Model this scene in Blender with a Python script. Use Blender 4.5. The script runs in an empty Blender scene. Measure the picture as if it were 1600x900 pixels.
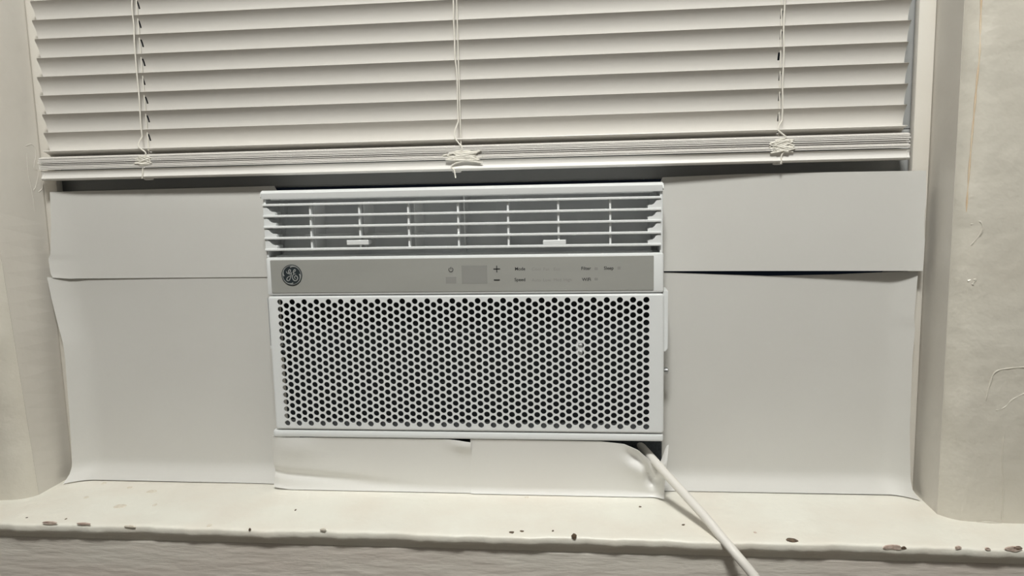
import bpy, bmesh, math, random
from mathutils import Vector, Matrix
from mathutils.geometry import delaunay_2d_cdt
random.seed(7)
S = bpy.context.scene
COL = S.collection

# ------------------------------------------------------------------ camera
F = 1200.0                       # focal length in pixels of the 1600x900 frame
CAM = Vector((0.0, -0.92, 1.198))
_a = -Vector((-11400.0, 93.0, F)); _a.normalize()          # world right, in camera axes
_b = Vector((195.0, 9000.0, F)); _b -= _a * _a.dot(_b); _b.normalize()   # world down
_c = _a.cross(_b)                                           # into the wall
cd = bpy.data.cameras.new('camera'); cam = bpy.data.objects.new('camera', cd); COL.objects.link(cam)
cd.sensor_width = 36.0; cd.lens = F / 1600.0 * 36.0; cd.clip_start = 0.02
rt = Vector((_a.x, _c.x, -_b.x)); up = -Vector((_a.y, _c.y, -_b.y)); bk = -Vector((_a.z, _c.z, -_b.z))
M4 = Matrix((rt, up, bk)).transposed().to_4x4(); M4.translation = CAM
cam.matrix_world = M4
S.camera = cam

# ------------------------------------------------------------------ world, exposure
w = bpy.data.worlds.new('night'); S.world = w; w.use_nodes = True
w.node_tree.nodes['Background'].inputs[0].default_value = (0.0010, 0.0014, 0.0022, 1)
w.node_tree.nodes['Background'].inputs[1].default_value = 1.0
S.view_settings.view_transform = 'Standard'; S.view_settings.look = 'None'
S.view_settings.gamma = 1.0; S.view_settings.use_curve_mapping = False
S.view_settings.exposure = 1.50
LAMP_POS = (-0.02, -1.08, 2.44); LAMP_EMIT = 62.0; LAMP_COL = (1.0, 1.0, 0.955)

def at(px, py, Y):
    "point on the wall-parallel plane Y that pixel (px, py) looks at"
    d = Vector((px - 800.0, py - 450.0, F))
    r = Vector((d.dot(_a), d.dot(_c), -d.dot(_b)))
    return CAM + r * ((Y - CAM.y) / r.y)

# ------------------------------------------------------------------ materials
def mat(name, col, rough=0.5, metal=0.0, var=None, vscale=6.0, bump=0.0, bscale=40.0, stretch=(1, 1, 1),
        spec=0.5, emit=None, alpha=None, bdist=0.002, detail=4.0):
    m = bpy.data.materials.new(name); m.use_nodes = True
    nt = m.node_tree; p = nt.nodes['Principled BSDF']
    p.inputs['Base Color'].default_value = (*col, 1); p.inputs['Roughness'].default_value = rough
    p.inputs['Metallic'].default_value = metal; p.inputs['Specular IOR Level'].default_value = spec
    if emit:
        p.inputs['Emission Color'].default_value = (*emit[0], 1); p.inputs['Emission Strength'].default_value = emit[1]
    tc = nt.nodes.new('ShaderNodeTexCoord'); mp = nt.nodes.new('ShaderNodeMapping')
    mp.inputs['Scale'].default_value = stretch
    nt.links.new(tc.outputs['Object'], mp.inputs['Vector'])
    if var:
        n = nt.nodes.new('ShaderNodeTexNoise'); n.inputs['Scale'].default_value = vscale; n.inputs['Detail'].default_value = 5
        nt.links.new(mp.outputs[0], n.inputs['Vector'])
        r = nt.nodes.new('ShaderNodeValToRGB')
        r.color_ramp.elements[0].position = 0.36; r.color_ramp.elements[0].color = (*var, 1)
        r.color_ramp.elements[1].position = 0.62; r.color_ramp.elements[1].color = (*col, 1)
        nt.links.new(n.outputs['Fac'], r.inputs[0]); nt.links.new(r.outputs[0], p.inputs['Base Color'])
    if bump:
        n2 = nt.nodes.new('ShaderNodeTexNoise'); n2.inputs['Scale'].default_value = bscale; n2.inputs['Detail'].default_value = detail
        nt.links.new(mp.outputs[0], n2.inputs['Vector'])
        b = nt.nodes.new('ShaderNodeBump'); b.inputs['Strength'].default_value = bump; b.inputs['Distance'].default_value = bdist
        nt.links.new(n2.outputs['Fac'], b.inputs['Height']); nt.links.new(b.outputs[0], p.inputs['Normal'])
    return m

MT = dict(
    paint=mat('cream_gloss_paint', (0.61, 0.58, 0.51), 0.38, var=(0.575, 0.54, 0.47), vscale=7, bump=0.8, bscale=22, bdist=0.005),
    sillpaint=mat('sill_paint', (0.80, 0.785, 0.71), 0.36, var=(0.765, 0.725, 0.645), vscale=11, bump=0.65, bscale=42, bdist=0.0028, detail=8),
    apron=mat('apron_paint', (0.62, 0.585, 0.53), 0.45, var=(0.58, 0.525, 0.475), vscale=5, bump=0.6, bscale=26, bdist=0.003, stretch=(1, 4, 5), detail=7),
    stop=mat('stop_paint', (0.75, 0.72, 0.66), 0.4, var=(0.72, 0.68, 0.61), vscale=8, bump=0.4, bscale=30, bdist=0.002),
    jamb=mat('jamb_paint', (0.62, 0.59, 0.535), 0.42, var=(0.585, 0.55, 0.495), vscale=6, bump=0.5, bscale=18, bdist=0.003),
    tan=mat('aged_paint_line', (0.62, 0.46, 0.30), 0.6, var=(0.70, 0.60, 0.46), vscale=30),
    chip=mat('bare_wood_chip', (0.16, 0.11, 0.07), 0.8, var=(0.07, 0.05, 0.035), vscale=300, bump=0.6, bscale=400),
    chip2=mat('reddish_primer_chip', (0.50, 0.37, 0.31), 0.7, var=(0.62, 0.52, 0.45), vscale=250, bump=0.5, bscale=300),
    smudge=mat('paint_scuff', (0.66, 0.60, 0.50), 0.6, var=(0.76, 0.71, 0.62), vscale=260),
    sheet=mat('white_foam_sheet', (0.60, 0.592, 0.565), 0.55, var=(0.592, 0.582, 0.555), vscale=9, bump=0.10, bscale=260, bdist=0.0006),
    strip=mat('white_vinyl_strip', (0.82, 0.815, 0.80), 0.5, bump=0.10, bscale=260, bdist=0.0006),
    ac=mat('white_plastic', (0.72, 0.735, 0.735), 0.36, bump=0.04, bscale=900, bdist=0.0003),
    silver=mat('silver_panel', (0.325, 0.325, 0.303), 0.42, metal=0.0, var=(0.31, 0.31, 0.288), vscale=40, stretch=(0.2, 1, 1)),
    display=mat('display_window', (0.27, 0.27, 0.255), 0.25),
    ink=mat('dark_print', (0.012, 0.013, 0.014), 0.5),
    faint=mat('faint_print', (0.255, 0.25, 0.235), 0.5),
    badge=mat('badge_dark', (0.022, 0.03, 0.034), 0.3),
    badge_line=mat('badge_silver', (0.36, 0.37, 0.36), 0.35, metal=0.2),
    inner=mat('grey_vent_plastic', (0.82, 0.835, 0.845), 0.5),
    vane=mat('vane_plastic', (0.86, 0.87, 0.87), 0.45),
    dark=mat('dark_filter', (0.012, 0.015, 0.018), 0.7),
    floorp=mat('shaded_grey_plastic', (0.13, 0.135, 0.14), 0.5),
    rib=mat('filter_rib', (0.06, 0.065, 0.07), 0.5),
    foam=mat('slate_foam', (0.055, 0.065, 0.075), 0.85, var=(0.035, 0.042, 0.05), vscale=400, bump=0.5, bscale=900),
    metal=mat('zinc', (0.45, 0.46, 0.47), 0.35, metal=0.8),
    slat=mat('ivory_vinyl', (0.76, 0.735, 0.695), 0.42, bump=0.03, bscale=500, bdist=0.0003),
    rail=mat('ivory_rail', (0.77, 0.75, 0.715), 0.42, bump=0.03, bscale=500, bdist=0.0003),
    cord=mat('ivory_string', (0.78, 0.75, 0.68), 0.75, bump=0.4, bscale=1500, bdist=0.0005),
    cable=mat('white_cable', (0.74, 0.715, 0.67), 0.42),
    sash=mat('grey_sash', (0.36, 0.365, 0.36), 0.5, bump=0.2, bscale=30),
    wall=mat('room_wall', (0.46, 0.45, 0.43), 0.8, bump=0.15, bscale=60),
    ceil=mat('room_ceiling', (0.70, 0.69, 0.67), 0.9, bump=0.1, bscale=80),
    floor=mat('room_floor', (0.16, 0.135, 0.11), 0.5, var=(0.12, 0.10, 0.08), vscale=5, stretch=(1, 9, 1), bump=0.1, bscale=20),
    lampmetal=mat('lamp_white_metal', (0.8, 0.8, 0.78), 0.4),
    lamp=mat('lamp_glass', (0.9, 0.9, 0.88), 0.4, emit=(LAMP_COL, LAMP_EMIT)),
)
g = bpy.data.materials.new('window_glass'); g.use_nodes = True; MT['glass'] = g
gp = g.node_tree.nodes['Principled BSDF']
gp.inputs['Base Color'].default_value = (0.9, 0.95, 0.96, 1); gp.inputs['Roughness'].default_value = 0.03
gp.inputs['Transmission Weight'].default_value = 1.0; gp.inputs['IOR'].default_value = 1.45

# ------------------------------------------------------------------ mesh helpers
def link(name, bm, m, parent=None, smooth=False, loc=None):
    me = bpy.data.meshes.new(name)
    bmesh.ops.recalc_face_normals(bm, faces=bm.faces[:])
    bm.to_mesh(me); bm.free()
    me.materials.append(MT[m])
    if smooth:
        for p in me.polygons: p.use_smooth = True
        try: me.set_sharp_from_angle(angle=math.radians(38))
        except Exception: pass
    o = bpy.data.objects.new(name, me); COL.objects.link(o)
    if loc is not None:                       # put the origin at loc while the mesh stays in place
        me.transform(Matrix.Translation(-Vector(loc))); o.location = loc
    if parent:
        o.parent = parent; o.matrix_parent_inverse = Matrix.Translation(-parent_world(parent))
    return o
def parent_world(p):
    v = Vector(p.location)
    while p.parent:
        v = v + p.matrix_parent_inverse.translation; p = p.parent; v = v + Vector(p.location)
    return v
def empty(name, loc):
    o = bpy.data.objects.new(name, None); COL.objects.link(o); o.location = loc; o.empty_display_size = 0.05
    return o
def tag(o, label, cat, group=None, kind=None):
    o['label'] = label; o['category'] = cat
    if group: o['group'] = group
    if kind: o['kind'] = kind
    return o
def struct(o, label=None, cat=None):
    o['kind'] = 'structure'
    if label: o['label'] = label
    if cat: o['category'] = cat
    return o
def box(bm, x0, x1, y0, y1, z0, z1, bev=0.0, seg=2):
    b = bmesh.new()
    bmesh.ops.create_cube(b, size=1.0)
    for v in b.verts:
        v.co = Vector((x0 + (v.co.x + .5) * (x1 - x0), y0 + (v.co.y + .5) * (y1 - y0), z0 + (v.co.z + .5) * (z1 - z0)))
    if bev: bmesh.ops.bevel(b, geom=b.edges[:], offset=bev, segments=seg, profile=0.5, affect='EDGES')
    me = bpy.data.meshes.new('t'); b.to_mesh(me); b.free(); bm.from_mesh(me); bpy.data.meshes.remove(me)
def bx(*a, **k):
    bm = bmesh.new(); box(bm, *a, **k); return bm
def prism(bm, pts, axis, c0, c1):
    "closed outline pts in the two other axes, swept along axis from c0 to c1"
    def mk(p, c):
        if axis == 'x': return (c, p[0], p[1])
        if axis == 'y': return (p[0], c, p[1])
        return (p[0], p[1], c)
    A = [bm.verts.new(mk(p, c0)) for p in pts]; B = [bm.verts.new(mk(p, c1)) for p in pts]
    n = len(pts)
    bm.faces.new(A); bm.faces.new(B[::-1])
    for i in range(n): bm.faces.new((A[i], A[(i + 1) % n], B[(i + 1) % n], B[i]))
def smoothpath(pts, k=6):
    pts = [Vector(p) for p in pts]; out = []
    for i in range(len(pts) - 1):
        p0 = pts[max(i - 1, 0)]; p1 = pts[i]; p2 = pts[i + 1]; p3 = pts[min(i + 2, len(pts) - 1)]
        for j in range(k):
            t = j / k
            out.append(0.5 * ((2 * p1) + (p2 - p0) * t + (2 * p0 - 5 * p1 + 4 * p2 - p3) * t * t + (3 * p1 - p0 - 3 * p2 + p3) * t ** 3))
    out.append(pts[-1]); return out
def tube(bm, pts, r, n=6, flat=None):
    "swept tube; r may be a list; flat squashes it along world Y"
    pts = [Vector(p) for p in pts]; rings = []
    ref = None
    for i, p in enumerate(pts):
        d = (pts[min(i + 1, len(pts) - 1)] - pts[max(i - 1, 0)])
        if d.length < 1e-9: d = Vector((0, 0, 1))
        d.normalize()
        if ref is None: ref = Vector((0, 1, 0)) if abs(d.y) < .9 else Vector((1, 0, 0))
        u = (ref - d * ref.dot(d))
        if u.length < 1e-4: u = d.orthogonal()
        u.normalize(); v = d.cross(u); ref = u
        rr = r[i] if isinstance(r, (list, tuple)) else r
        ring = []
        for k in range(n):
            o = u * math.cos(2 * math.pi * k / n) * rr + v * math.sin(2 * math.pi * k / n) * rr
            if flat: o.y *= flat
            ring.append(bm.verts.new(p + o))
        rings.append(ring)
    for A, B in zip(rings, rings[1:]):
        for k in range(n): bm.faces.new((A[k], A[(k + 1) % n], B[(k + 1) % n], B[k]))
    bm.faces.new(rings[0][::-1]); bm.faces.new(rings[-1])
def lerp(a, b, t): return a + (b - a) * t
def interp(tab, t):
    if t <= tab[0][0]: return tab[0][1]
    for (t0, v0), (t1, v1) in zip(tab, tab[1:]):
        if t <= t1:
            s = (t - t0) / (t1 - t0); return v0 + (v1 - v0) * s
    return tab[-1][1]
def edge(tab):
    return (lambda t: interp(tab, t)) if isinstance(tab, (list, tuple)) else (lambda t: tab)
def sheet_mesh(XL, XR, ZB, ZT, Yf, nu=48, nv=40, thick=0.0012):
    XL, XR, ZB, ZT = map(edge, (XL, XR, ZB, ZT))
    bm = bmesh.new(); G = []
    for j in range(nv + 1):
        v = j / nv; row = []
        for i in range(nu + 1):
            u = i / nu
            X = lerp(XL(v), XR(v), u); Z = lerp(ZB(u), ZT(u), v)
            row.append(Vector((X, Yf(u, v, X, Z), Z)))
        G.append(row)
    A = [[bm.verts.new(p) for p in r] for r in G]; B = [[bm.verts.new(p + Vector((0, thick, 0))) for p in r] for r in G]
    for j in range(nv):
        for i in range(nu):
            bm.faces.new((A[j][i], A[j][i + 1], A[j + 1][i + 1], A[j + 1][i]))
            bm.faces.new((B[j][i], B[j + 1][i], B[j + 1][i + 1], B[j][i + 1]))
    for i in range(nu):
        bm.faces.new((A[0][i], B[0][i], B[0][i + 1], A[0][i + 1])); bm.faces.new((A[nv][i], A[nv][i + 1], B[nv][i + 1], B[nv][i]))
    for j in range(nv):
        bm.faces.new((A[j][0], A[j + 1][0], B[j + 1][0], B[j][0])); bm.faces.new((A[j][nu], B[j][nu], B[j + 1][nu], A[j + 1][nu]))
    return bm
def hump(x, c, wd): return math.exp(-((x - c) / wd) ** 2)

# ------------------------------------------------------------------ key sizes
SILL = 0.800
JL, JR = -0.743, 0.4045            # faces of the two jambs
WX = 0.5 * (JL + JR)

# ------------------------------------------------------------------ room
RX0, RX1, RY0, RH = -2.1, 1.9, -3.4, 2.5
YW = 0.005                                          # face of the wall that holds the window
struct(link('floor', bx(RX0 - .1, RX1 + .1, RY0 - .1, .2, -.1, 0), 'floor'))
struct(link('ceiling', bx(RX0 - .1, RX1 + .1, RY0 - .1, .2, RH, RH + .1), 'ceil'))
struct(link('wall_left', bx(RX0 - .1, RX0, RY0 - .1, .2, 0, RH), 'wall'))
struct(link('wall_right', bx(RX1, RX1 + .1, RY0 - .1, .2, 0, RH), 'wall'))
struct(link('wall_front', bx(RX0, RX1, RY0 - .1, RY0, 0, RH), 'wall'))
WT = 2.10
bm = bmesh.new()
box(bm, RX0, JL - .02, YW, .2, 0, RH); box(bm, JR + .02, RX1, YW, .2, 0, RH)
box(bm, JL - .02, JR + .02, YW, .2, WT + .02, RH); box(bm, JL - .02, JR + .02, YW, .2, 0, SILL - .03)
struct(link('wall_back', bm, 'wall'))

# window: jambs, stops, sashes, panes, sill, apron
win = struct(empty('window_1', (WX, .08, SILL)), 'painted wooden window holding the air conditioner', 'window')
def wavy_box(x0, x1, y0, y1, z0, z1, nz=60, amp=.0012, seed=1):
    rng = random.Random(seed); bm = bx(x0, x1, y0, y1, z0, z1, bev=.0015, seg=1); return bm
def splay(z): return .053 * min(max(z - SILL, 0), .38)       # the old frame is out of true on this side
bm = bmesh.new(); rows = []
for z in [SILL + k * .02 for k in range(20)] + [SILL + .6, WT + .02]:
    rows.append([bm.verts.new(p) for p in ((JL - .0205, .2, z), (JL, .2, z), (JL, .062, z), (JL - splay(z), -.004, z), (JL - .021 - splay(z), -.004, z), (JL - .021 - splay(z), .004, z), (JL - .0205, .004, z))])
for A, B in zip(rows, rows[1:]):
    for k in range(7): bm.faces.new((A[k], A[(k + 1) % 7], B[(k + 1) % 7], B[k]))
bm.faces.new(rows[0]); bm.faces.new(rows[-1][::-1])
jl = link('jamb', bm, 'jamb', win)
jr = link('jamb', bx(JR, JR + .02, -.004, .2, SILL, WT + .02), 'jamb', win)
link('jamb_head', bx(JL, JR, -.004, .2, WT, WT + .02), 'jamb', win)
link('stop', bx(JL, JL + .021, .062, .076, SILL, WT, bev=.004), 'stop', win, True)
link('stop', bx(JR - .021, JR, .062, .076, SILL, WT, bev=.004), 'stop', win, True)
ZA = CAM.z                                            # top of the air conditioner is level with the eye
def sash(z0, z1, y0, y1):
    s = empty('sash', (WX, y0, z0)); s.parent = win; s.matrix_parent_inverse = Matrix.Translation(-Vector(win.location))
    link('bottom_rail', bx(JL + .002, JR - .002, y0, y1, z0, z0 + .055, bev=.003), 'sash', s)
    link('top_rail', bx(JL + .002, JR - .002, y0, y1, z1 - .04, z1, bev=.003), 'sash', s)
    for xa, xb in ((JL + .002, JL + .05), (JR - .05, JR - .002)):
        link('stile', bx(xa, xb, y0, y1, z0 + .055, z1 - .04), 'sash', s)
    link('pane', bx(JL + .05, JR - .05, (y0 + y1) / 2 - .002, (y0 + y1) / 2 + .002, z0 + .055, z1 - .04), 'glass', s)
sash(ZA + .004, ZA + .52, .085, .120)
sash(ZA + .47, WT - .002, .124, .158)

SX0, SX1 = -1.02, 0.70
prof = [(.2, SILL), (-.0810, SILL), (-.0860, SILL - .0003), (-.0882, SILL - .0008), (-.0894, SILL - .0018), (-.0898, SILL - .0032), (-.0896, SILL - .0075), (-.0884, SILL - .0108), (-.0855, SILL - .0132),
        (-.0838, SILL - .0142), (-.0815, SILL - .0158), (-.0800, SILL - .0185), (-.0785, SILL - .0230), (.2, SILL - .03)]
bm = bmesh.new()
NS = 160; rng = random.Random(3)
rows = []
ph = [rng.uniform(0, 6.28) for _ in range(8)]
def rough_edge(x):
    return .0007 * math.sin(x * 23 + ph[0]) + .0005 * math.sin(x * 61 + ph[1]) + .0004 * math.sin(x * 140 + ph[2]) + .0003 * math.sin(x * 310 + ph[3])
for i in range(NS + 1):
    x = lerp(SX0, SX1, i / NS); r = []
    for q, (y, z) in enumerate(prof):
        e = rough_edge(x) if 1 < q < 10 else 0.0
        r.append(bm.verts.new((x, y + e, z + e * .5)))
    rows.append(r)
n = len(prof)
for A, B in zip(rows, rows[1:]):
    for k in range(n): bm.faces.new((A[k], A[(k + 1) % n], B[(k + 1) % n], B[k]))
bm.faces.new(rows[0]); bm.faces.new(rows[-1][::-1])
sill = link('window_sill', bm, 'sillpaint', win, True)
link('apron', bx(SX0 + .04, SX1 - .04, -.0795, YW, SILL - .19, SILL - .0225, bev=.003), 'apron', win)

# bare patches where the paint has flaked off the nosing and the top of the sill
def on_nose(px, py):
    "where the pixel's ray meets the sill: its top, else the nosing"
    d = Vector((px - 800.0, py - 450.0, F)); r = Vector((d.dot(_a), d.dot(_c), -d.dot(_b)))
    p = CAM + r * ((SILL - CAM.z) / r.z)
    if p.y > -.0855: return p, Vector((0, 0, 1))
    nf = Vector((0, -.995, -.1)); q = Vector((0, -.0899, SILL - .0060))
    return CAM + r * ((q - CAM).dot(nf) / r.dot(nf)), nf
def chip(px, py, wpx, hpx, m, seed):
    p, nrm = on_nose(px, py); rng = random.Random(seed)
    sc = (p.y - CAM.y) / F
    tx = Vector((1, 0, 0)); ty = nrm.cross(tx).normalized()
    vy = Vector((0, -1, -.45)).normalized()
    fore = max(.25, abs(nrm.dot(Vector((0, -.9, .43)))))
    rx, ry = wpx * sc / 2, hpx * sc / 2 / fore
    bm = bmesh.new(); N = 14; top = []; c = bm.verts.new(p + nrm * .0009)
    ang = rng.uniform(-.3, .3)
    qs = [rng.uniform(.35, 1.2) for _ in range(N)]
    for k in range(N):
        a = 2 * math.pi * k / N; q = (qs[k - 1] + 2 * qs[k] + qs[(k + 1) % N]) / 4
        x, y = rx * q * math.cos(a), ry * q * math.sin(a)
        b = p + tx * x + ty * y
        b = b + nrm * (.0003 + max(0, rough_edge(b.x) * .5 if nrm.z > .5 else -rough_edge(b.x)))
        top.append(bm.verts.new(b))
    for k in range(N): bm.faces.new((c, top[k], top[(k + 1) % N]))
    bm.verts.ensure_lookup_table(); ret = bmesh.ops.extrude_face_region(bm, geom=bm.faces[:])
    for v in ret['geom']:
        if isinstance(v, bmesh.types.BMVert): v.co -= nrm * .0016
    link('paint_chip', bm, m, sill)
for i, (x, y, a, b, m) in enumerate([
    (897, 838, 13, 9, 'chip'), (1238, 844, 20, 7, 'chip'), (1585, 858, 32, 9, 'chip2'), (1590, 856, 14, 5, 'chip'), (1396, 855, 34, 8, 'chip2'), (1412, 856, 9, 4, 'chip'),
    (1497, 856, 14, 5, 'chip2'), (1543, 857, 9, 4, 'chip2'), (1068, 820, 6, 3, 'chip'), (1000, 792, 5, 2, 'chip'), (800, 832, 10, 4, 'chip'), (815, 830, 9, 3, 'chip'),
    (864, 830, 4, 2, 'chip'), (390, 827, 5, 5, 'chip'), (327, 821, 10, 5, 'smudge'), (505, 828, 14, 6, 'smudge'), (80, 817, 34, 6, 'chip2'), (130, 819, 30, 5, 'chip2'),
    (103, 811, 3, 3, 'chip'), (462, 797, 4, 3, 'chip'), (42, 809, 6, 2, 'chip'), (200, 823, 30, 4, 'smudge'), (188, 791, 22, 9, 'smudge'), (236, 768, 26, 7, 'smudge'),
    (163, 755, 12, 5, 'smudge'), (203, 762, 10, 4, 'smudge'), (135, 777, 10, 6, 'smudge'), (242, 789, 9, 5, 'smudge'), (823, 777, 9, 4, 'smudge'), (1180, 832, 6, 3, 'chip2')]):
    chip(x, y, a, b, m, 50 + i)

# casings: old rounded bead against the jamb, then a flat face
def casing(name, x_in, s, label):
    pr = [(x_in + s * .001, .004)]
    pr += [(x_in + s * .001, -.0038), (x_in + s * .0002, -.0044), (x_in + s * .003, -.0105), (x_in + s * .009, -.0165), (x_in + s * .017, -.0215), (x_in + s * .024, -.0235), (x_in + s * .030, -.0240),
           (x_in + s * .042, -.0250), (x_in + s * .060, -.0262), (x_in + s * .16, -.0275), (x_in + s * .165, -.024), (x_in + s * .165, .004)]
    bm = bmesh.new(); rows = []; NZ = 110; rg = random.Random(int(abs(x_in) * 1000))
    p3 = [rg.uniform(0, 6.28) for _ in range(6)]
    for j in range(NZ + 1):
        z = lerp(SILL, WT + .1, j / NZ)
        e = .0007 * math.sin(z * 31 + p3[0]) + .0006 * math.sin(z * 77 + p3[1]) + .0004 * math.sin(z * 190 + p3[2])
        rows.append([bm.verts.new((x - (splay(z) if s < 0 else 0) + (e * s if 2 < q < 10 else 0), y + (e * .6 if 2 < q < 10 else 0), z)) for q, (x, y) in enumerate(pr)])
    n = len(pr)
    for A, B in zip(rows, rows[1:]):
        for k in range(n): bm.faces.new((A[k], A[(k + 1) % n], B[(k + 1) % n], B[k]))
    bm.faces.new(rows[0]); bm.faces.new(rows[-1][::-1])
    return struct(link(name, bm, 'paint', None, True), label, 'trim')
c1 = casing('trim_1', JL, -1, 'cream painted window casing with a worn rounded edge beside the logo end')
c2 = casing('trim_2', JR, 1, 'cream painted window casing with lumpy paint and a tan crack line')
struct(link('trim_3', bx(JL - .165, JR + .165, -.0275, .004, WT, WT + .12, bev=.004), 'paint'), 'cream painted head casing above the window', 'trim')
def casing_y(x):
    d = (x - JR) if x > 0 else (JL - .008 - x)
    return interp([(0, -.0044), (.003, -.0105), (.009, -.0165), (.017, -.0215), (.024, -.0235), (.030, -.0240), (.042, -.0250), (.060, -.0262), (.16, -.0275)], d)
def ridge(parent, pts, Y, r, m='paint', name='paint_ridge'):
    rg = random.Random(int(pts[0][0] * 7 + pts[0][1]))
    P = [at(x + rg.uniform(-1, 1), y, -.022) for x, y in pts]
    for q in P: q.y = casing_y(q.x) + (r * .10 if m == 'paint' else -r * .9)
    bm = bmesh.new(); q = smoothpath(P, 5); rr = [r * (0.45 + 0.55 * abs(math.sin(i * .7 + 1))) for i in range(len(q))]
    rr[0] = rr[-1] = r * .1
    tube(bm, q, rr, 6); link(name, bm, m, parent, True)
ridge(c2, [(1537, -10), (1535, 40), (1533, 80), (1529, 125), (1525, 170), (1520, 230), (1516, 290), (1513, 335)], -.0250, .0011, 'tan', 'crack_line')
ridge(c2, [(1600, 572), (1575, 574), (1553, 580), (1544, 600), (1537, 628)], -.0272, .0013)
ridge(c2, [(1600, 612), (1580, 622), (1566, 635), (1552, 640)], -.0272, .0013)
ridge(c2, [(1566, 670), (1564, 720), (1565, 770), (1562, 812)], -.0272, .0009)
ridge(c2, [(1600, 322), (1575, 325), (1545, 328)], -.0272, .0008)
ridge(c2, [(1518, 352), (1530, 346), (1534, 362), (1518, 386)], -.0262, .0016)
ridge(c2, [(1513, 440), (1524, 437), (1520, 446)], -.0262, .0018)
ridge(c2, [(1515, 818), (1545, 814), (1600, 824)], -.0285, .0016)
def jridge(parent, pts, X, r):
    P = []
    for x, y in pts:
        d = Vector((x - 800.0, y - 450.0, F)); q = Vector((d.dot(_a), d.dot(_c), -d.dot(_b)))
        p = CAM + q * ((X - CAM.x) / q.x)
        for _ in range(4): p = CAM + q * ((X - splay(p.z) * max(0, .062 - p.y) / .066 - CAM.x) / q.x)
        P.append(p)
    bm = bmesh.new(); q = smoothpath(P, 5); tube(bm, q, r, 6); link('paint_ridge', bm, 'jamb', parent, True)
jridge(jl, [(40, 228), (50, 226), (56, 240), (53, 262), (60, 268), (56, 290), (52, 298)], JL - .0007, .0011)
jridge(jl, [(42, 240), (44, 270), (50, 300), (54, 330)], JL - .0005, .0008)
jridge(jl, [(64, 250), (60, 256), (66, 264), (66, 292), (60, 300)], JL - .0008, .0013)

# ------------------------------------------------------------------ air conditioner
P = lambda x, y, Y=0.0: at(x, y, Y)
AX0, AX1 = -0.4105, 0.0840
ACX = (AX0 + AX1) / 2
ZT, ZBm = ZA + .0005, ZA - .3150
ac = tag(empty('window_air_conditioner', (ACX, 0.0, ZBm)), 'white window air conditioner with slatted vent and perforated front', 'air conditioner')
def Zat(y, x=725): return at(x, y, 0.0).z
zc1, zc0 = Zat(399), Zat(459.8)               # control fascia
zg1, zg0 = Zat(460.8), Zat(674)               # perforated cover
zb1, zb0 = Zat(675.5), ZBm                    # bottom strip
zl0 = Zat(305)                                # underside of the top lip

# cabinet behind the front, running out through the window
link('cabinet', bx(AX0 + .012, AX1 - .012, .075, .36, ZBm + .004, ZT - .006, bev=.004), 'foam', ac)
link('base_pan', bx(AX0 + .012, AX1 - .012, .012, .075, ZBm + .003, ZBm + .009), 'foam', ac)
# top lip of the front
pr = [(.050, ZT), (.006, ZT), (.002, ZT - .001), (0, ZT - .0035), (.0004, zl0 + .003), (.001, zl0), (.050, zl0)]
bm = bmesh.new(); prism(bm, pr, 'x', AX0 + .0015, AX1 - .0005)
bmesh.ops.bevel(bm, geom=[e for e in bm.edges if abs(e.verts[0].co.x - e.verts[1].co.x) < 1e-6], offset=.0012, segments=2, affect='EDGES')
link('top_lip', bm, 'ac', ac, True)
# vent walls
zv = zc1
bm = bmesh.new()
box(bm, AX0 + .0035, AX0 + .0065, .004, .050, zv, zl0, bev=.0008)
link('vent_cheek', bm, 'ac', ac)
bm = bmesh.new(); box(bm, AX1 - .0045, AX1 - .0010, .004, .050, zv, zl0, bev=.0008)
link('vent_cheek', bm, 'ac', ac)
bm = bmesh.new()
prism(bm, [(.036, zv), (.064, zl0), (.070, zl0), (.070, zv)], 'x', AX0 + .0125, AX1 - .0125)
box(bm, AX0 + .0125, AX1 - .0125, .012, .070, zv - .002, zv + .0015)
box(bm, AX0 + .0125, AX1 - .0125, .006, .070, zl0 - .0015, zl0 + .001)
box(bm, AX0 + .0066, AX0 + .0125, .046, .050, zv, zl0); box(bm, AX1 - .0125, AX1 - .0046, .046, .050, zv, zl0)
box(bm, AX0 + .0120, AX0 + .0125, .050, .070, zv, zl0); box(bm, AX1 - .0125, AX1 - .0120, .050, .070, zv, zl0)
link('vent_duct', bm, 'inner', ac)
# louvres, five curved bars
LZ = [Zat(y) for y in (314.5, 332.5, 350, 368, 386.3)]
lx0, lx1 = AX0 + .0040, AX1 - .0035
lm = None
for i, z in enumerate(LZ):
    if lm is None:
        bm = bmesh.new()
        pr = [(-.0005, .0008), (.0004, .0015), (.004, .0015), (.012, .0012), (.012, .0002), (.004, -.0012), (.0006, -.0015), (-.0005, -.0009)]
        prism(bm, pr, 'x', lx0, lx1)
        o = link('louver', bm, 'ac', None, True); lm = o.data
    else:
        o = bpy.data.objects.new('louver', lm); COL.objects.link(o)
    o.location = (0, 0, z); o.parent = ac; o.matrix_parent_inverse = Matrix.Translation(-Vector(ac.location))
# flared end pieces between louvres
for z0, z1 in zip(LZ[1:], LZ):
    h = z1 - z0
    for sx, x0 in ((1, lx0), (-1, lx1)):
        pts = [(0, -.001), (.0150, -.001), (.0153, .0042), (.0140, .0052), (.0095, .0058), (.0075, .0075), (.0058, .0102), (.003, .0118), (0, .0124)]
        pts = [(x0 + sx * a, z0 + b * h / .0142) for a, b in pts]
        bm = bmesh.new(); prism(bm, pts, 'y', .0015, .020)
        link('end_fairing', bm, 'ac', ac)
# slim uprights joining the louvres
for x in (485.5, 562, 638.5, 716, 794, 872.5, 953.5):
    xc = at(x, 350, .004).x
    link('upright', bx(xc - .0012, xc + .0012, .0035, .013, LZ[4] + .001, LZ[0] - .002, bev=.0004), 'ac', ac)
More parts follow.
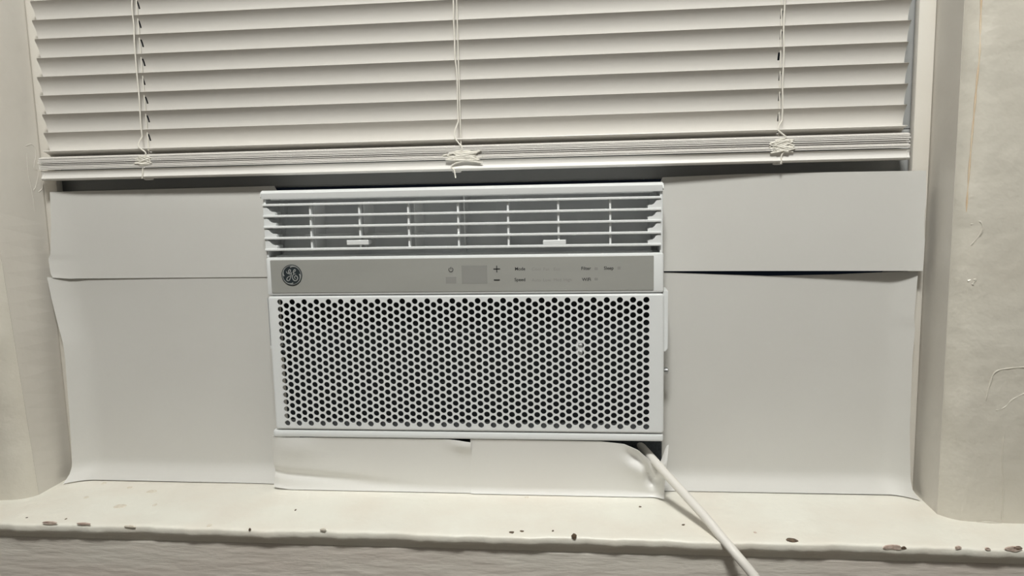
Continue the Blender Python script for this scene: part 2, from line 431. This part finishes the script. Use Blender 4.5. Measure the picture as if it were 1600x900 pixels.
# swing vanes inside the duct with their link rods and finger tabs
for grp, (xs, rod, tab) in enumerate((((500, 577, 655), (478, 668), 560), ((795, 872, 953), (778, 977), 866.5))):
    for x in xs:
        c = at(x, 352, .029); an = math.radians(16)
        bm = bx(-.0006, .0006, -.011, .011, LZ[4] - .002, LZ[0] + .002)
        bmesh.ops.rotate(bm, verts=bm.verts[:], cent=(0, 0, 0), matrix=Matrix.Rotation(-an if grp == 0 else an * .3, 3, 'Z'))
        bmesh.ops.translate(bm, verts=bm.verts[:], vec=(c.x, .029, 0))
        link('vane', bm, 'vane', ac)
    a, b = at(rod[0], 367, .024), at(rod[1], 367, .024)
    link('link_rod', bx(a.x, b.x, .022, .028, a.z - .0009, a.z + .0009), 'ac', ac)
    t = at(tab, 378.5, .004)
    bm = bx(t.x - .0138, t.x + .0138, .0, .018, t.z - .0030, t.z + .0030, bev=.0008)
    link('finger_tab', bm, 'ac', ac)
c = at(727, 350, .035)
link('duct_divider', bx(c.x - .0008, c.x + .0008, .03, .07, zv, zl0), 'vane', ac)

# control fascia: rounded frame around a silver panel
def rrect(x0, x1, z0, z1, r, n=5):
    out = []
    for cx, cz, a0 in ((x1 - r, z1 - r, 0), (x0 + r, z1 - r, 90), (x0 + r, z0 + r, 180), (x1 - r, z0 + r, 270)):
        for k in range(n + 1):
            a = math.radians(a0 + 90 * k / n); out.append((cx + r * math.cos(a), cz + r * math.sin(a)))
    return out
def pillow(x0, x1, z0, z1, r, y0, y1, bev, holes=None):
    "rounded slab with softened front rim; front at y0"
    bm = bmesh.new()
    loops = []
    for ins, y in ((0, y1), (0, y0 + bev), (bev * .3, y0 + bev * .3), (bev, y0)):
        L = [bm.verts.new((x, y, z)) for x, z in rrect(x0 + ins, x1 - ins, z0 + ins, z1 - ins, max(r - ins, .0005))]
        loops.append(L)
    for A, B in zip(loops, loops[1:]):
        for k in range(len(A)): bm.faces.new((A[k], A[(k + 1) % len(A)], B[(k + 1) % len(B)], B[k]))
    return bm, loops
bm, L = pillow(AX0 + .0035, AX1, zc0, zc1, .003, 0, .050, .0022); bm.faces.new(L[-1])
fas = link('control_fascia', bm, 'ac', ac, True)
pl = P(423, 402); pr_ = P(1022, 402)
px0, px1, pz1, pz0 = at(423.5, 430, 0).x, at(1021.5, 425, 0).x, Zat(402.8), Zat(455.6)
bm, L = pillow(px0, px1, pz0, pz1, .0012, -.0008, .002, .0004); bm.faces.new(L[-1])
pan = link('control_panel', bm, 'silver', ac)
def patch(x0, y0, x1, y1, m, name, Y=-.0009, par=None, lab=None):
    a, b = at(x0, y1, 0), at(x1, y0, 0)
    o = link(name, bx(a.x, b.x, Y, -.0007, a.z, b.z), m, par or pan)
    if lab: o['label'] = lab
    return o
patch(722, 414.5, 761, 443.5, 'display', 'display_window', lab='plain grey temperature display window')
patch(697, 432.5, 713, 443, 'display', 'sensor_window')
def text(s, px, py, size, m, name='lettering', align='LEFT', bold=0.0):
    c = bpy.data.curves.new('t', 'FONT'); c.body = s; c.size = size; c.align_x = align; c.offset = bold; c.extrude = .00006; c.resolution_u = 3
    o = bpy.data.objects.new('t', c); COL.objects.link(o)
    dg = bpy.context.evaluated_depsgraph_get(); dg.update()
    me = bpy.data.meshes.new_from_object(o.evaluated_get(dg))
    bpy.data.objects.remove(o); bpy.data.curves.remove(c)
    p = at(px, py, 0)
    me.transform(Matrix.Translation((p.x, -.00086, p.z)) @ Matrix.Rotation(math.pi / 2, 4, 'X'))
    me.materials.clear(); me.materials.append(MT[m])
    q = bpy.data.objects.new(name, me); COL.objects.link(q)
    q.parent = pan; q.matrix_parent_inverse = Matrix.Translation(-Vector(ac.location)) if False else Matrix.Translation(-parent_world(pan))
    return q
TS = .0055
for s, x, y in (('Mode', 804.5, 422.3), ('Speed', 804, 439.2), ('Filter', 908, 421.6), ('Sleep', 943.5, 421.2), ('WiFi', 909.5, 438.9)):
    text(s, x, y, TS, 'ink', bold=.00007)
for s, x, y in (('Cool', 831, 422.6), ('Fan', 849, 422.6), ('Eco', 865, 422.6), ('Auto', 831, 439.6), ('Low', 848.5, 439.6), ('Med', 865, 439.4), ('High', 880.5, 439.2)):
    text(s, x, y, TS * .98, 'faint', name='faint_lettering')
patch(929, 417.5, 934, 421.8, 'faint', 'indicator'); patch(965, 416.5, 969.5, 421, 'faint', 'indicator'); patch(929, 434, 934, 438, 'display', 'indicator')
# plus, minus, power symbols
bm = bmesh.new(); p = at(776.3, 420, 0)
box(bm, p.x - .0040, p.x + .0040, -.0012, -.0007, p.z - .0005, p.z + .0005); box(bm, p.x - .0005, p.x + .0005, -.0012, -.0007, p.z - .0040, p.z + .0040)
link('plus_symbol', bm, 'ink', pan)
p = at(776.5, 437.3, 0); link('minus_symbol', bx(p.x - .0036, p.x + .0036, -.0012, -.0007, p.z - .0006, p.z + .0006), 'ink', pan)
bm = bmesh.new(); p = at(704.7, 421.3, 0)
arc = [(p.x + .0026 * math.sin(a), -.0010, p.z + .0026 * math.cos(a)) for a in [math.radians(35 + k * 290 / 20) for k in range(21)]]
tube(bm, arc, .00038, 5, flat=.6); tube(bm, [(p.x, -.0010, p.z + .0004), (p.x, -.0010, p.z + .0034)], .00038, 5, flat=.6)
link('power_symbol', bm, 'ink', pan)
# round badge
bc = at(456.6, 429.6, 0); R = .0132
def disc(bm, cx, cz, r, y0, y1, n=48):
    A = [bm.verts.new((cx + r * math.cos(2 * math.pi * k / n), y0, cz + r * math.sin(2 * math.pi * k / n))) for k in range(n)]
    B = [bm.verts.new((v.co.x, y1, v.co.z)) for v in A]
    bm.faces.new(A); bm.faces.new(B[::-1])
    for k in range(n): bm.faces.new((A[k], A[(k + 1) % n], B[(k + 1) % n], B[k]))
bm = bmesh.new(); disc(bm, bc.x, bc.z, R, -.0016, -.0004)
bd = link('badge', bm, 'badge', ac); bd['label'] = 'round dark badge with silver script letters'
def stroke(bm, pts, r, k=6):
    Q = [(bc.x + (x - 411) / 185 * R, -.0017, bc.z - (y - 441) / 185 * R) for x, y in pts]
    q = smoothpath(Q, k); rr = [r * (0.62 + 0.45 * math.sin(math.pi * min(1, i / (len(q) - 1))) ) for i in range(len(q))]
    tube(bm, q, rr, 6, flat=.5)
bm = bmesh.new()
stroke(bm, [(318, 372), (322, 395), (345, 412), (378, 395), (394, 362), (380, 344), (361, 362), (356, 396), (372, 424), (398, 412), (410, 388)], .00058)
stroke(bm, [(410, 388), (404, 432), (388, 484), (364, 528), (336, 538), (318, 518), (332, 484), (368, 462), (402, 448)], .00058)
stroke(bm, [(432, 402), (462, 385), (484, 360), (470, 344), (452, 360), (443, 392), (456, 418), (486, 424)], .00058)
stroke(bm, [(486, 424), (446, 428), (424, 462), (426, 504), (452, 536), (490, 534), (516, 504), (508, 468), (480, 454), (460, 472), (464, 498), (484, 502)], .00060)
link('script_letters', bm, 'badge_line', bd, True)
bm = bmesh.new()
n = 64
ring = [(bc.x + .965 * R * math.cos(2 * math.pi * k / n), -.0016, bc.z + .965 * R * math.sin(2 * math.pi * k / n)) for k in range(n + 1)]
ring2 = [(bc.x + .90 * R * math.cos(2 * math.pi * k / n), -.0016, bc.z + .90 * R * math.sin(2 * math.pi * k / n)) for k in range(n + 1)]
tube(bm, ring2, .00035, 5, flat=.5)
link('badge_ring', bm, 'badge_line', bd, True)
for q in range(4):
    bm = bmesh.new(); pts = []; rr = []
    for k in range(16):
        t = k / 15; a = math.radians(97 - q * 90 - 80 * t); r = R * (.745 + .155 * min(1, (t * 2.0) ** .6))
        pts.append((bc.x + r * math.cos(a), -.0017, bc.z + r * math.sin(a))); rr.append(.00085 * (1 - .75 * t))
    tube(bm, pts, rr, 6, flat=.5); link('swirl', bm, 'badge_line', bd, True)

# perforated cover: 30 columns of 18 holes with 29 columns of 17 between them
gx0, gx1 = AX0 + .0005, AX1 - .0002
gx0 = at(424.5, 570, 0).x; gx1 = at(1037.5, 570, 0).x
h0 = at(437.3, 470.7, 0); h1 = at(1010.0, 470.0, 0)
hb = at(725, 664, 0).z; ht = at(725, 470.4, 0).z
dx = (h1.x - h0.x) / 29; dz = (ht - hb) / 17
centres = []
for i in range(59):
    x = h0.x + i * dx / 2
    for j in range(18 if i % 2 == 0 else 17):
        centres.append((x, ht - (j + (0 if i % 2 == 0 else .5)) * dz))
HR, HN = .00368, 14
bmp, L = pillow(gx0, gx1, zg0, zg1, .004, 0, .020, .0024)
rim = [(v.co.x, v.co.z) for v in L[-1]]
v2 = [Vector(p) for p in rim]; ed = [(k, (k + 1) % len(rim)) for k in range(len(rim))]
for cx, cz in centres:
    b0 = len(v2)
    for k in range(HN):
        a = 2 * math.pi * (k + .5) / HN; v2.append(Vector((cx + HR * math.cos(a), cz + HR * math.sin(a))))
    ed += [(b0 + k, b0 + (k + 1) % HN) for k in range(HN)]
ov, oe, of, *_ = delaunay_2d_cdt(v2, ed, [], 1, 1e-7)
nr = len(rim); hole_of = {}
front = [bmp.verts.new((p.x, 0.0, p.y)) for p in ov]
back = [bmp.verts.new((p.x, .0018, p.y)) for p in ov]
def hid(k): return -1 if k < nr else (k - nr) // HN
for fidx in of:
    hs = {hid(k) for k in fidx}
    if len(hs) == 1 and -1 not in hs: continue
    bmp.faces.new([front[k] for k in fidx]); bmp.faces.new([back[k] for k in reversed(fidx)])
for q in range(len(centres)):
    for k in range(HN):
        a, b = nr + q * HN + k, nr + q * HN + (k + 1) % HN
        bmp.faces.new((front[a], front[b], back[b], back[a]))
bmesh.ops.remove_doubles(bmp, verts=[v for v in bmp.verts if v.co.y < 1e-6], dist=1e-6)
gr = link('perforated_cover', bmp, 'ac', ac); gr['label'] = 'white cover punched with rows of round holes'
# dark filter and its ribs behind the holes
link('filter', bx(gx0 + .004, gx1 - .004, .030, .034, zg0 + .004, zg1 - .004), 'dark', ac)
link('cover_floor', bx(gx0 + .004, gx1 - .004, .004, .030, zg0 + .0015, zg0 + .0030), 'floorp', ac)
for y in (528, 555, 607):
    z = Zat(y); link('filter_rib', bx(gx0 + .13, gx0 + .34, .0285, .031, z - .0006, z + .0006), 'rib', ac)
for x, y in ((905, 546), (445, 548)):
    p = at(x, y, .01); bm = bx(p.x - .004, p.x + .004, .006, .030, p.z - .007, p.z + .007, bev=.002)
    link('filter_clip', bm, 'rib' if x < 600 else 'vane', ac)
# bottom strip
bm, L = pillow(at(426.5, 684, 0).x, AX1 + .0005, zb0, zb1, .003, 0.0004, .050, .0028); bm.faces.new(L[-1])
link('bottom_strip', bm, 'ac', ac, True)
# side flanges of the cover and a bolt
for x0, x1, ya, yb in ((at(420, 500, .004).x, at(424, 500, .012).x, 464, 546), (at(1034, 500, .012).x, at(1042.6, 500, .012).x, 458, 550)):
    za, zb = Zat(ya), Zat(yb)
    pts = [(x0, za), (x1, za), (x1, zb + .004), (x1 - .003 if x1 > 0 else x1, zb), (x0 if x1 > 0 else x0 + .003, zb), (x0, zb + .004)]
    bm = bmesh.new(); prism(bm, pts, 'y', .004, .040); link('side_flange', bm, 'ac', ac)
link('side_channel', bx(AX1 - .012, AX1 - .003, .020, .050, zb0 + .004, zg1), 'inner', ac)
p = at(1041.5, 579, .030); bm = bmesh.new()
tube(bm, [(p.x - .006, .030, p.z), (p.x + .001, .030, p.z), (p.x + .0022, .030, p.z)], [.0042, .0042, .0022], 12)
link('side_bolt', bm, 'metal', ac, True)
# power cable: leaves under the cabinet, lies over the edge of the sill and hangs
cp = [at(996, 690, .0455), at(1005, 701, .036), at(1014, 711, .022), at(1032, 731, .001), at(1062, 764, -.026), at(1100, 806, -.062), at(1128, 840, -.0865), at(1150, 866, -.103), at(1178, 900, -.114)]
cp.append(at(1195, 930, -.118)); cp.append(cp[-1] + Vector((.016, -.002, -.06))); cp.append(cp[-1] + Vector((.012, 0, -.14))); cp.append(cp[-1] + Vector((.006, .004, -.36)))
bm = bmesh.new(); tube(bm, smoothpath(cp, 10), .0053, 14)
o = link('power_cable', bm, 'cable', ac, True); o['label'] = 'thick white power cable running over the sill edge'

# ------------------------------------------------------------------ filler sheets around the air conditioner
GRP = 'white sheets filling the window gaps'
def sheet(name, label, XL, XR, ZB, ZTp, Yf, nu=48, nv=40, cat='panel'):
    bm = sheet_mesh(XL, XR, ZB, ZTp, Yf, nu, nv)
    vs = [v.co for v in bm.verts]; cx = sum(v.x for v in vs) / len(vs)
    zb = min(v.z for v in vs)
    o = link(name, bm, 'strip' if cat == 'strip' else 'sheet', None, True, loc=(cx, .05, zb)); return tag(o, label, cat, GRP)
def ez(x, y, Y): return at(x, y, Y).z
def ex(x, y, Y): return at(x, y, Y).x
def q2(d, wd): return max(0.0, 1 - d / wd) ** 2
# upper, logo end
sheet('filler_sheet', 'upper white sheet beside the badge end of the air conditioner, with a lifted corner flap',
      [(0, ex(87, 434, .052)), (.05, ex(82, 426, .050)), (.22, ex(76, 402, .048)), (.27, ex(79, 396, .048)), (.6, ex(79, 355, .047)), (1, ex(74, 300, .045))], AX0 + .009,
      [(0, ez(88, 433, .052)), (.06, ez(108, 435.5, .052)), (.3, ez(180, 435, .053)), (1, ez(412, 433, .055))], [(0, ez(74, 300, .045)), (.968, ez(408, 291, .056)), (.975, ZT - .008), (1, ZT - .009)],
      lambda u, v, X, Z: .0555 - .0075 * q2(u, .14) * (1 - .5 * v) - .002 * q2(u, .75) + .004 * q2(1 - v, .3) * u)
# lower, logo end
sheet('filler_sheet', 'lower white sheet beside the badge end of the air conditioner, curled onto the sill',
      [(0, ex(108, 744, .044)), (.03, ex(111, 736, .045)), (.3, ex(108, 655, .046)), (.6, ex(101, 560, .046)), (.68, ex(98, 530, .047)), (.78, ex(90, 495, .048)), (.9, ex(82, 462, .048)), (1, ex(77, 434, .048))],
      [(0, AX0 + .004), (.2, AX0 + .010), (1, AX0 + .010)],
      [(0, SILL + .0016), (1, SILL + .0010)], [(0, ez(76, 433, .048)), (.08, ez(104, 436, .055)), (.2, ez(140, 435, .058)), (1, ez(412, 430, .060))],
      lambda u, v, X, Z: .064 - .017 * q2(v, .085) - .017 * q2(u, .115) * (1 - .25 * v) - .003 * q2(1 - u, .2) * (1 - v) - .0055 * max(0, v - .1) - .0025 * q2(1 - v, .3), 60, 60)
# upper, cable end
sheet('filler_sheet', 'upper white sheet beside the cable end of the air conditioner, shaded by the blind',
      AX1 - .010, [(0, ex(1440, 423, .043)), (.08, ex(1441, 412, .043)), (.33, ex(1443.5, 372, .043)), (.36, ex(1442, 366, .043)), (.6, ex(1444, 330, .042)), (.68, ex(1446, 316, .042)), (1, ex(1446.5, 266.5, .041))],
      [(0, ez(1042, 423, .058)), (1, ez(1440, 423, .043))], [(0, ZT - .009), (.030, ZT - .008), (.037, ez(1042, 277, .062)), (.35, ez(1180, 271.5, .060)), (.7, ez(1325, 268.5, .052)), (1, ez(1446, 266.5, .041))],
      lambda u, v, X, Z: .0545 - .0130 * u ** 1.3 - .002 * q2(1 - u, .12) + .0035 * q2(u, .8) * v)
# lower, cable end
sheet('filler_sheet', 'lower white sheet beside the cable end of the air conditioner, curled onto the sill',
      AX1 - .008,
      [(0, ex(1431, 775, .045)), (.03, ex(1424, 765, .046)), (.3, ex(1422, 680, .046)), (.62, ex(1426, 560, .046)), (.75, ex(1430, 515, .046)), (.8, ex(1426, 500, .05)), (1, ex(1432, 425, .050))],
      [(0, SILL + .0010), (.5, SILL + .0012), (1, SILL + .0016)], [(0, ez(1042, 424, .060)), (.2, ez(1110, 427, .062)), (.45, ez(1215, 430, .063)), (.7, ez(1330, 428, .060)), (1, ez(1430, 424, .050))],
      lambda u, v, X, Z: .0645 - .016 * q2(v, .085) - .017 * q2(1 - u, .10) * (1 - .35 * v) - .003 * q2(u, .15) * (1 - v) - .009 * max(0, v - .1), 60, 60)
# strips under the air conditioner
def y_under1(u, v, X, Z):
    y = .031 - .028 * v - .003 * q2(v, .14)
    y += .002 * q2(u, .03)
    y += .0045 * hump(v - (.30 - .28 * u), 0, .09) * hump(u, .15, .38)
    y -= .003 * hump(u, .12, .10) * hump(v, .8, .2)
    y -= .004 * hump(u, .96, .06) * hump(v, .92, .12)
    return y
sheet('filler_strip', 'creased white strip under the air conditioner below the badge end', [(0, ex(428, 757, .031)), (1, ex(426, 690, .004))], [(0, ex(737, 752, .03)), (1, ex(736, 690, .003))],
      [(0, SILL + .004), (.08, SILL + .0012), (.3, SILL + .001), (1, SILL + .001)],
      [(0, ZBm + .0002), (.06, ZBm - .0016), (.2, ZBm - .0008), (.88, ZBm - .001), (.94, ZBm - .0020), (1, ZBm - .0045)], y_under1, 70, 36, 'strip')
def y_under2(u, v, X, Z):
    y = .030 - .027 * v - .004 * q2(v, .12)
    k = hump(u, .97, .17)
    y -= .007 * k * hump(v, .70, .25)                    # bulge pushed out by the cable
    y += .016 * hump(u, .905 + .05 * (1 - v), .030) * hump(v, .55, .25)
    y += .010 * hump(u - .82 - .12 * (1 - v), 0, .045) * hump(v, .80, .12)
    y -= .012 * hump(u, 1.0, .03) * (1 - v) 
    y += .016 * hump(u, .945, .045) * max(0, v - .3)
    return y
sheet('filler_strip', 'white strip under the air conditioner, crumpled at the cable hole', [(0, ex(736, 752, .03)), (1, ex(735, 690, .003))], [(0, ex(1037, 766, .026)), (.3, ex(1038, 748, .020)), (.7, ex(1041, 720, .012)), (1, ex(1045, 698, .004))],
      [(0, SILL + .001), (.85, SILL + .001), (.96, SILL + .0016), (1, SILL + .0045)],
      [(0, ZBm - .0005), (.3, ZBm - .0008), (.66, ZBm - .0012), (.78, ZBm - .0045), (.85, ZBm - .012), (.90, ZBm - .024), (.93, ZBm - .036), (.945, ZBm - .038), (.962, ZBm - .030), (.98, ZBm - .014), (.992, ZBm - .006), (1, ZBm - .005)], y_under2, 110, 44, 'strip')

fb = link('foam_block', bx(AX0 + .014, AX1 - .002, .046, .074, SILL + .0005, ZBm - .0005, bev=.003), 'foam', None, loc=(ACX, .06, SILL + .0005))
link('foam_lining', bx(AX0 + .08, AX1 + .002, .0385, .0455, SILL + .001, ZBm - .001, bev=.002), 'foam', fb)
tag(fb, 'dark slate foam block under the air conditioner, seen behind the cable hole', 'foam block')

# ------------------------------------------------------------------ blind
BX0, BX1 = -.7215, .3675
BY = .048
bl = tag(empty('window_blind', ((BX0 + BX1) / 2, BY, ZA + .02)), 'ivory slatted window blind half raised above the air conditioner', 'window blind')
PB = .02385
ST = [at(216, 70, .048).x, at(713, 120, .048).x, at(1220.5, 88, .048).x]     # cord stations
def slat_mesh(tops, x0, x1, w_y, w_z, bulge, slots=True, thick=.0009):
    "one slat: top edge at y=-w_y/2,z=0, bottom edge at y=+w_y/2,z=-w_z, hollow side to the room"
    xs = sorted({x0, x1} | {x0 + (x1 - x0) * k / 14 for k in range(15)})
    hw = .0013
    if slots:
        for s in (ST[0] + .003, ST[2] - .001):
            xs = [x for x in xs if abs(x - s) > .006] + [s - hw, s, s + hw]
        xs.sort()
    tv = [0, .07, .16, .26, .38, .50, .62, .72, .82, .92, 1]
    d = Vector((0, w_y, -w_z)); nrm = Vector((0, w_z, w_y)).normalized()
    bm = bmesh.new(); A = []; B = []
    for i, x in enumerate(xs):
        ra = []; rb = []
        for t in tv:
            e = 0
            p = Vector((x, -w_y / 2, 0)) + d * t + nrm * (4 * bulge * t * (1 - t))
            if i in (0, len(xs) - 1):                       # rounded corners at both ends
                p.x += (.0022 if i == 0 else -.0022) * (abs(2 * t - 1) ** 6)
            ra.append(bm.verts.new(p)); rb.append(bm.verts.new(p + nrm * thick))
        A.append(ra); B.append(rb)
    def open_(i, j):
        if not slots: return False
        xm = (xs[i] + xs[i + 1]) / 2
        return any(abs(xm - s) < hw for s in (ST[0] + .003, ST[2] - .001)) and 3 <= j <= 5
    for i in range(len(xs) - 1):
        for j in range(len(tv) - 1):
            if open_(i, j): continue
            bm.faces.new((A[i][j], A[i + 1][j], A[i + 1][j + 1], A[i][j + 1])); bm.faces.new((B[i][j], B[i][j + 1], B[i + 1][j + 1], B[i + 1][j]))
    bd_ = [e for e in bm.edges if len(e.link_faces) == 1]
    sa = {v: B[i][j] for i in range(len(xs)) for j, v in enumerate(A[i])}
    for e in bd_:
        a, b = e.verts
        if a in sa and b in sa:
            try: bm.faces.new((a, b, sa[b], sa[a]))
            except ValueError: pass
    return bm
# hanging slats; line k is the room-side top edge of a slat
z_last = (at(65, 208, .043).z + at(1412, 163, .043).z) / 2
bm = slat_mesh(None, BX0, BX1, .0105, .0252, .0034)
sm = None
tilt = (at(1412, 163, .043).z - at(65, 208, .043).z) / (BX1 - BX0)
rg = random.Random(5)
NSL = 38
for k in range(NSL):
    if sm is None:
        o = link('slat', bm, 'slat', None, True); sm = o.data
    else:
        o = bpy.data.objects.new('slat', sm); COL.objects.link(o)
    o.parent = bl; o.matrix_parent_inverse = Matrix.Translation(-Vector(bl.location))
    sx = rg.uniform(-.0012, .0012)
    cx = (BX0 + BX1) / 2
    o.location = (sx, BY, z_last + k * PB); 
    ang = tilt * .5 + rg.uniform(-.0004, .0004)
    o.rotation_euler = (0, -ang, 0); o.location.z += math.sin(-ang) * cx * 1.0
# the slat below them has gone slack and lies flatter on the stack
bm = slat_mesh(None, BX0, BX1, .0225, .0100, .0022)
o = link('slat', bm, 'slat', None, True); o.parent = bl; o.matrix_parent_inverse = Matrix.Translation(-Vector(bl.location))
o.location = (0, BY + .001, z_last - PB - .0008); o.rotation_euler = (0, -tilt * .5, 0); o.location.z += math.sin(-tilt * .5) * cx
# gathered slats
zs0 = at(66, 266, .040).z; zs1 = at(68, 246, .040).z
NST = 8
sm2 = None
for k in range(NST):
    if sm2 is None:
        bm = bmesh.new(); nx = 20
        # nearly flat slat, hump up
        A = []; B = []
        for i in range(nx + 1):
            x = lerp(BX0 - .003, BX1 + .0015, i / nx); ra = []; rb = []
            for j in range(9):
                t = j / 8; y = (t - .5) * .0258; z = .0022 * 4 * t * (1 - t)
                ra.append(bm.verts.new((x, y, z))); rb.append(bm.verts.new((x, y, z + .0011)))
            A.append(ra); B.append(rb)
        for i in range(nx):
            for j in range(8):
                bm.faces.new((A[i][j], A[i][j + 1], A[i + 1][j + 1], A[i + 1][j])); bm.faces.new((B[i][j], B[i + 1][j], B[i + 1][j + 1], B[i][j + 1]))
            bm.faces.new((A[i][0], A[i + 1][0], B[i + 1][0], B[i][0])); bm.faces.new((A[i][8], B[i][8], B[i + 1][8], A[i + 1][8]))
        for i in (0, nx):
            for j in range(8): bm.faces.new((A[i][j], A[i][j + 1], B[i][j + 1], B[i][j]))
        o = link('gathered_slat', bm, 'slat', None, True); sm2 = o.data
    else:
        o = bpy.data.objects.new('gathered_slat', sm2); COL.objects.link(o)
    o.parent = bl; o.matrix_parent_inverse = Matrix.Translation(-Vector(bl.location))
    z = lerp(zs0 + .0004, zs1 - .0022, k / (NST - 1))
    a = rg.uniform(-.0004, .0004) + .0006 * k / NST
    o.location = (rg.uniform(-.0012, .0012), BY - .0005 + rg.uniform(-.0014, .0010), z + math.sin(a) * (-.17) * -1); o.rotation_euler = (rg.uniform(-.02, .05), -a, 0)
# bottom rail with a hollowed front
zr1 = (at(66, 266, .036).z + at(1420, 234, .036).z) / 2; zr0 = (at(66, 282, .036).z + at(1420, 250, .036).z) / 2
rx0, rx1 = at(66, 274, .036).x, at(1420, 242, .036).x
h = zr1 - zr0
pr = [(y + .0125, z) for y, z in [(.0235, zr0 + .001), (.0225, zr0 + .0025), (.0245, zr0 + h * .45), (.0248, zr0 + h * .65), (.0235, zr1 - .0012), (.0225, zr1), (.0485, zr1), (.0485, zr0), (.0245, zr0)]]
bm = bmesh.new(); prism(bm, pr, 'x', rx0, rx1)
link('bottom_rail', bm, 'rail', bl, True)
for x, s in ((rx0, -1), (rx1, 1)):
    q = [(y - .0006 if y < .045 else y + .0004, z) for y, z in pr]
    bm = bmesh.new(); prism(bm, q, 'x', x - (.0008 if s < 0 else .0025), x + (.0025 if s < 0 else .0008)); link('end_cap', bm, 'rail', bl)
link('head_rail', bx(BX0 - .004, BX1 + .004, .026, .070, WT - .045, WT - .002, bev=.002), 'rail', bl)
# ladder strings, lift cords, knots and buttons
ztop = WT - .045
tops = [((206, 0), (222, 214)), ((708, 0), (716, 190)), ((1226, 0), (1222, 188))]
for s, ((xa, ya), (xb, yb)) in enumerate(tops):
    a, b = at(xa, ya, .0395), at(xb, yb, .0395)
    d = (a - b) / (a.z - b.z)
    top = Vector((b.x + .001, .0395, ztop))
    wob = [b + d * t + Vector((random.uniform(-.0008, .0008), random.uniform(-.0006, .0006), 0)) for t in [k * .02 for k in range(1, 10)]]
    bm = bmesh.new(); tube(bm, smoothpath([b] + wob + [wob[-1] + (top - wob[-1]) * .1, top], 3), .00085, 6)
    link('ladder_string', bm, 'cord', bl, True)
    sx = ST[s] + (.003, .0045, -.001)[s]
    bm = bmesh.new(); tube(bm, [(sx, BY - .0012 - (.006 if s == 1 else 0), zr1 + .002), (sx, BY - .0012 - (.006 if s == 1 else 0), ztop)], .0007, 6)
    link('lift_cord', bm, 'cord', bl, True)
knots = [((224, 251), 15, 9, (222, 214)), ((722, 245), 31, 10, (716, 190)), ((1222, 228), 18, 11, (1222, 188))]
for s, ((kx, ky), wx, hz, tp) in enumerate(knots):
    c = at(kx, ky, .0338); sc = .95 / F; rg2 = random.Random(11 + s)
    pts = [at(tp[0], tp[1], .0385)]
    pts.append(at(tp[0] - 6, (tp[1] * .5 + (ky - hz) * .5), .0345))
    pts.append(at(tp[0] + 6, ky - hz - 2, .0340))
    for k in range(34):
        sd = 1 if k % 2 else -1
        pts.append(c + Vector((sd * sc * wx * rg2.uniform(.35, 1.05), rg2.uniform(-.0013, .0013), sc * hz * math.sin(k * 1.3 + s) * rg2.uniform(.4, 1.0))))
    pts.append(at(kx - (14 if s == 1 else 0), ky + hz + 2, .0348)); pts.append(at(kx - (12 if s == 1 else 1), ky + hz + 12, .0348)); pts.append(at(kx - (10 if s == 1 else 2), ky + (33 if s == 1 else 28), .0352))
    bm = bmesh.new(); tube(bm, smoothpath(pts, 6), .00095, 6); link('knotted_string', bm, 'cord', bl, True)
    bb = at(kx - (10 if s == 1 else -2 if s == 0 else 4), ky + (33 if s == 1 else 30), .034)
    bm = bmesh.new(); tube(bm, [(bb.x, .044, zr0 + .0008), (bb.x, .044, zr0 - .0016), (bb.x, .044, zr0 - .0022)], [.0058, .0058, .004], 14); link('cord_button', bm, 'rail', bl, True)

# ------------------------------------------------------------------ ceiling lamp of the room
lx, ly, lz = LAMP_POS
lp = tag(empty('ceiling_lamp', (lx, ly, RH)), 'round flush ceiling lamp with a white glass bowl', 'lamp')
bm = bmesh.new(); tube(bm, [(lx, ly, RH), (lx, ly, RH - .025)], .16, 40); link('base', bm, 'lampmetal', lp, True)
bm = bmesh.new(); bmesh.ops.create_uvsphere(bm, u_segments=32, v_segments=16, radius=1.0)
bmesh.ops.delete(bm, geom=[v for v in bm.verts if v.co.z > .01], context='VERTS')
for v in bm.verts: v.co = Vector((lx + v.co.x * .145, ly + v.co.y * .145, RH - .025 + v.co.z * .075))
link('glass_bowl', bm, 'lamp', lp, True)
